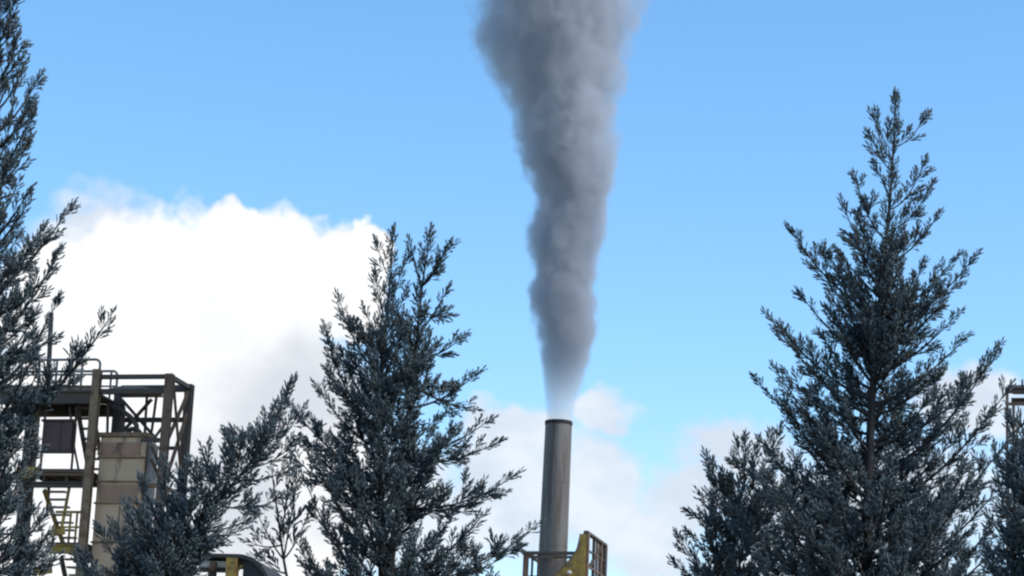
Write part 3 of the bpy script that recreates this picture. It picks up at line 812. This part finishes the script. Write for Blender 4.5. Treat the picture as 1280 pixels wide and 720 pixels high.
        o = mesh_np('crown', Vs, Ts, M_LEAF, T, True, np.concatenate(At)); o['kind'] = 'stuff'
        print(self.name, 'sprays', n, 'tris', len(Ts))

G = 'conifers in front of the plant'
def trees():
    # right conifer
    t = Conifer('conifer_tree', 'tall pointed blue-grey conifer right of the chimney, its bare trunk showing low down', 24,
                [(1080, 900), (1083, 760), (1084, 650), (1088, 520), (1096, 420), (1106, 320), (1116, 215), (1119, 132)], 11, G, base_r=.115)
    for y0, tip in ((185, (1154, 150)), (190, (1094, 152)), (215, (1092, 178)), (262, (1153, 208)), (250, (1098, 215)), (300, (1071, 228)), (290, (1160, 240)),
                    (330, (1056, 262)), (330, (1168, 276)), (350, (1075, 280)), (395, (993, 294)), (380, (1030, 320)), (400, (1188, 330)), (420, (1213, 328)),
                    (440, (1198, 352)), (450, (1006, 375)), (470, (1190, 400)), (480, (1040, 380)), (520, (966, 402)), (500, (985, 420)), (510, (1200, 430)), (600, (1243, 442)),
                    (580, (952, 482)), (590, (975, 470)), (640, (1256, 492)), (560, (1225, 470)), (620, (990, 520)), (660, (960, 560)), (700, (1252, 560)), (720, (1240, 620)), (740, (1010, 600)),
                    (470, (1050, 330)), (450, (1150, 340))):
        t.limb_px(y0, tip, fill=1.0)
    t.dress_top(.68)
    t.fill(480, 330, 32, .75, .45, .5)
    t.fill(500, 400, 10, .8, .6, .6, fill=1.3)
    t.fill(900, 680, 52, 1.9, 1.25, .9, up=(.5, 1.0), bare=.18)
    t.fill(680, 500, 30, 1.2, .9, 1.1, up=(.35, .9), bare=.12, away=True)
    t.fill(690, 560, 8, .8, .7, 1.2, up=(.7, 1.2), bare=.2)
    t.build()
    # low conifer left of it
    t = Conifer('conifer_tree', 'low bushy conifer with a curved stem at the left foot of the right conifer', 25.5,
                [(905, 900), (909, 780), (914, 700), (922, 640), (934, 595), (932, 560)], 12, G, base_r=.07)
    for y0, tip in ((640, (886, 578)), (620, (905, 598)), (600, (922, 560)), (610, (945, 562)), (630, (972, 545)), (660, (872, 646)), (650, (890, 600)), (690, (868, 672)),
                    (700, (985, 600)), (720, (880, 690)), (680, (960, 600)), (740, (1000, 640)), (760, (876, 712))):
        t.limb_px(y0, tip, sec=.34)
    t.fill(880, 640, 44, .8, .55, .7, bare=.14, fill=1.2); t.dress_top(.75); t.build()
    # tree at the right edge
    t = Conifer('conifer_tree', 'dense dark conifer cut off by the right edge of the picture', 21,
                [(1306, 900), (1305, 780), (1303, 690), (1302, 630), (1303, 585)], 13, G, base_r=.09)
    for y0, tip in ((640, (1278, 535)), (620, (1290, 505)), (650, (1263, 528)), (670, (1264, 580)), (700, (1252, 612)), (730, (1242, 655)), (640, (1320, 560)), (770, (1236, 695)), (680, (1274, 570))):
        t.limb_px(y0, tip, sec=.36, fill=1.2)
    t.fill(900, 610, 60, 1.0, .4, .9, fill=1.2); t.dress_top(.6); t.build()
    # centre conifer with two leaders
    t = Conifer('conifer_tree', 'blue-grey conifer with twin tops standing just left of the chimney', 26,
                [(478, 920), (480, 740), (474, 600), (470, 520), (478, 450), (486, 380), (491, 300)], 14, G, base_r=.12)
    L2 = t.leader([(482, 760), (496, 640), (510, 540), (518, 470), (523, 400), (529, 340), (537, 298)], .045, 1.4, .2)
    for y0, tip in ((345, (473, 312)), (350, (506, 330)), (380, (500, 345)), (470, (425, 378)), (440, (432, 400)), (545, (408, 418)), (480, (418, 440)), (400, (470, 350)), (420, (505, 370)),
                    (600, (368, 512)), (620, (385, 560)), (560, (400, 490)), (650, (372, 575)), (520, (430, 450)), (500, (455, 420))):
        t.limb_px(y0, tip)
    def from_l2(px, tip, **k):
        z = t.at_px(px[0], px[1])[2]; j = int(np.argmin(np.abs(L2[:, 2] - z))); t.limb_from(L2[j], .03, tip, **k)
    for px, tip in (((529, 350), (556, 314)), ((527, 370), (550, 325)), ((528, 345), (514, 312)), ((522, 440), (572, 426)), ((522, 420), (555, 370)), ((515, 510), (593, 470)), ((518, 470), (585, 510)),
                    ((510, 560), (615, 556)), ((505, 580), (605, 530)), ((500, 640), (638, 598)), ((500, 620), (620, 620)), ((492, 720), (664, 662)), ((490, 740), (640, 690)), ((520, 430), (495, 390)), ((524, 400), (553, 395))):
        from_l2(px, tip)
    # thin bare-footed shoot on its left side
    sh = t.leader([(430, 840), (375, 770), (357, 722), (352, 680), (340, 592)], .025, .5, .62, .9, [0, -.2, -.3, -.3, -.3])
    for a_, tip in ((.62, (322, 642)), (.70, (318, 680)), (.66, (372, 600)), (.75, (362, 590)), (.6, (386, 640)), (.55, (330, 700))):
        t.limb_from(sh[int(a_ * 15)], .02, tip, -.3, sec=.25, fill=.75)
    t.fill(640, 430, 34, .95, .45, .6); t.fill(920, 620, 44, 1.6, 1.0, .85, bare=.15)
    for i in range(22):
        j = int(t.rng.integers(3, 11)); az = i * 2.4; L = .35 + .06 * (11 - j)
        t.limb(L2[j], .03, L2[j] + np.array([math.cos(az) * .55, math.sin(az), 1.0]) / 1.4 * L)
    t.dress_top(.66); t.build()
    # leaning conifer in front of the tower
    t = Conifer('conifer_tree', 'conifer leaning to the right in front of the beige bin, tip reaching toward the centre', 22,
                [(150, 900), (190, 745), (232, 675), (275, 622), (318, 577), (345, 530), (360, 490)], 15, G, base_r=.08)
    for y0, tip in ((545, (352, 508)), (560, (322, 540)), (580, (338, 520)), (600, (300, 560)), (620, (262, 590)), (640, (240, 585)), (660, (226, 600)), (690, (180, 612)), (600, (355, 590)), (630, (345, 625)),
                    (660, (305, 652)), (690, (290, 668)), (610, (283, 575)), (720, (160, 640)), (760, (130, 672)), (800, (105, 702)), (570, (372, 520)), (585, (362, 560)), (740, (250, 700)), (690, (205, 590))):
        t.limb_px(y0, tip, sec=.3)
    t.fill(880, 690, 46, 1.0, .55, .8, fill=1.2); t.fill(690, 560, 22, .5, .3, .7); t.dress_top(.6); t.build()
    # left edge conifer
    t = Conifer('conifer_tree', 'tall dark conifer cut off by the left edge, one branch crossing the tower railing', 18,
                [(-34, 900), (-30, 720), (-26, 560), (-20, 420), (-14, 300), (-8, 160), (-2, 40), (2, -50)], 16, G, base_r=.12, leaf=.25)
    for y0, tip in ((60, (18, 0)), (110, (20, 55)), (170, (46, 102)), (190, (36, 135)), (240, (30, 190)), (230, (38, 150)), (290, (20, 235)), (370, (84, 264)), (380, (50, 290)), (430, (70, 322)), (400, (58, 345)),
                    (500, (68, 384)), (480, (40, 400)), (560, (134, 402)), (580, (95, 448)), (550, (40, 450)), (600, (44, 470)), (640, (22, 545)), (680, (24, 600)), (720, (52, 650)), (760, (55, 690)), (320, (30, 262)), (140, (28, 90)),
                    (60, (-12, -20)), (340, (10, 300)), (460, (25, 380)), (800, (40, 700))):
        t.limb_px(y0, tip, sec=.26)
    t.fill(900, 680, 44, .85, .6, .9, fill=1.2); t.fill(680, 440, 46, .5, .6, .9, fill=1.2); t.fill(440, 0, 46, .5, .2, .8)
    t.dress_top(.5); t.build()
trees()
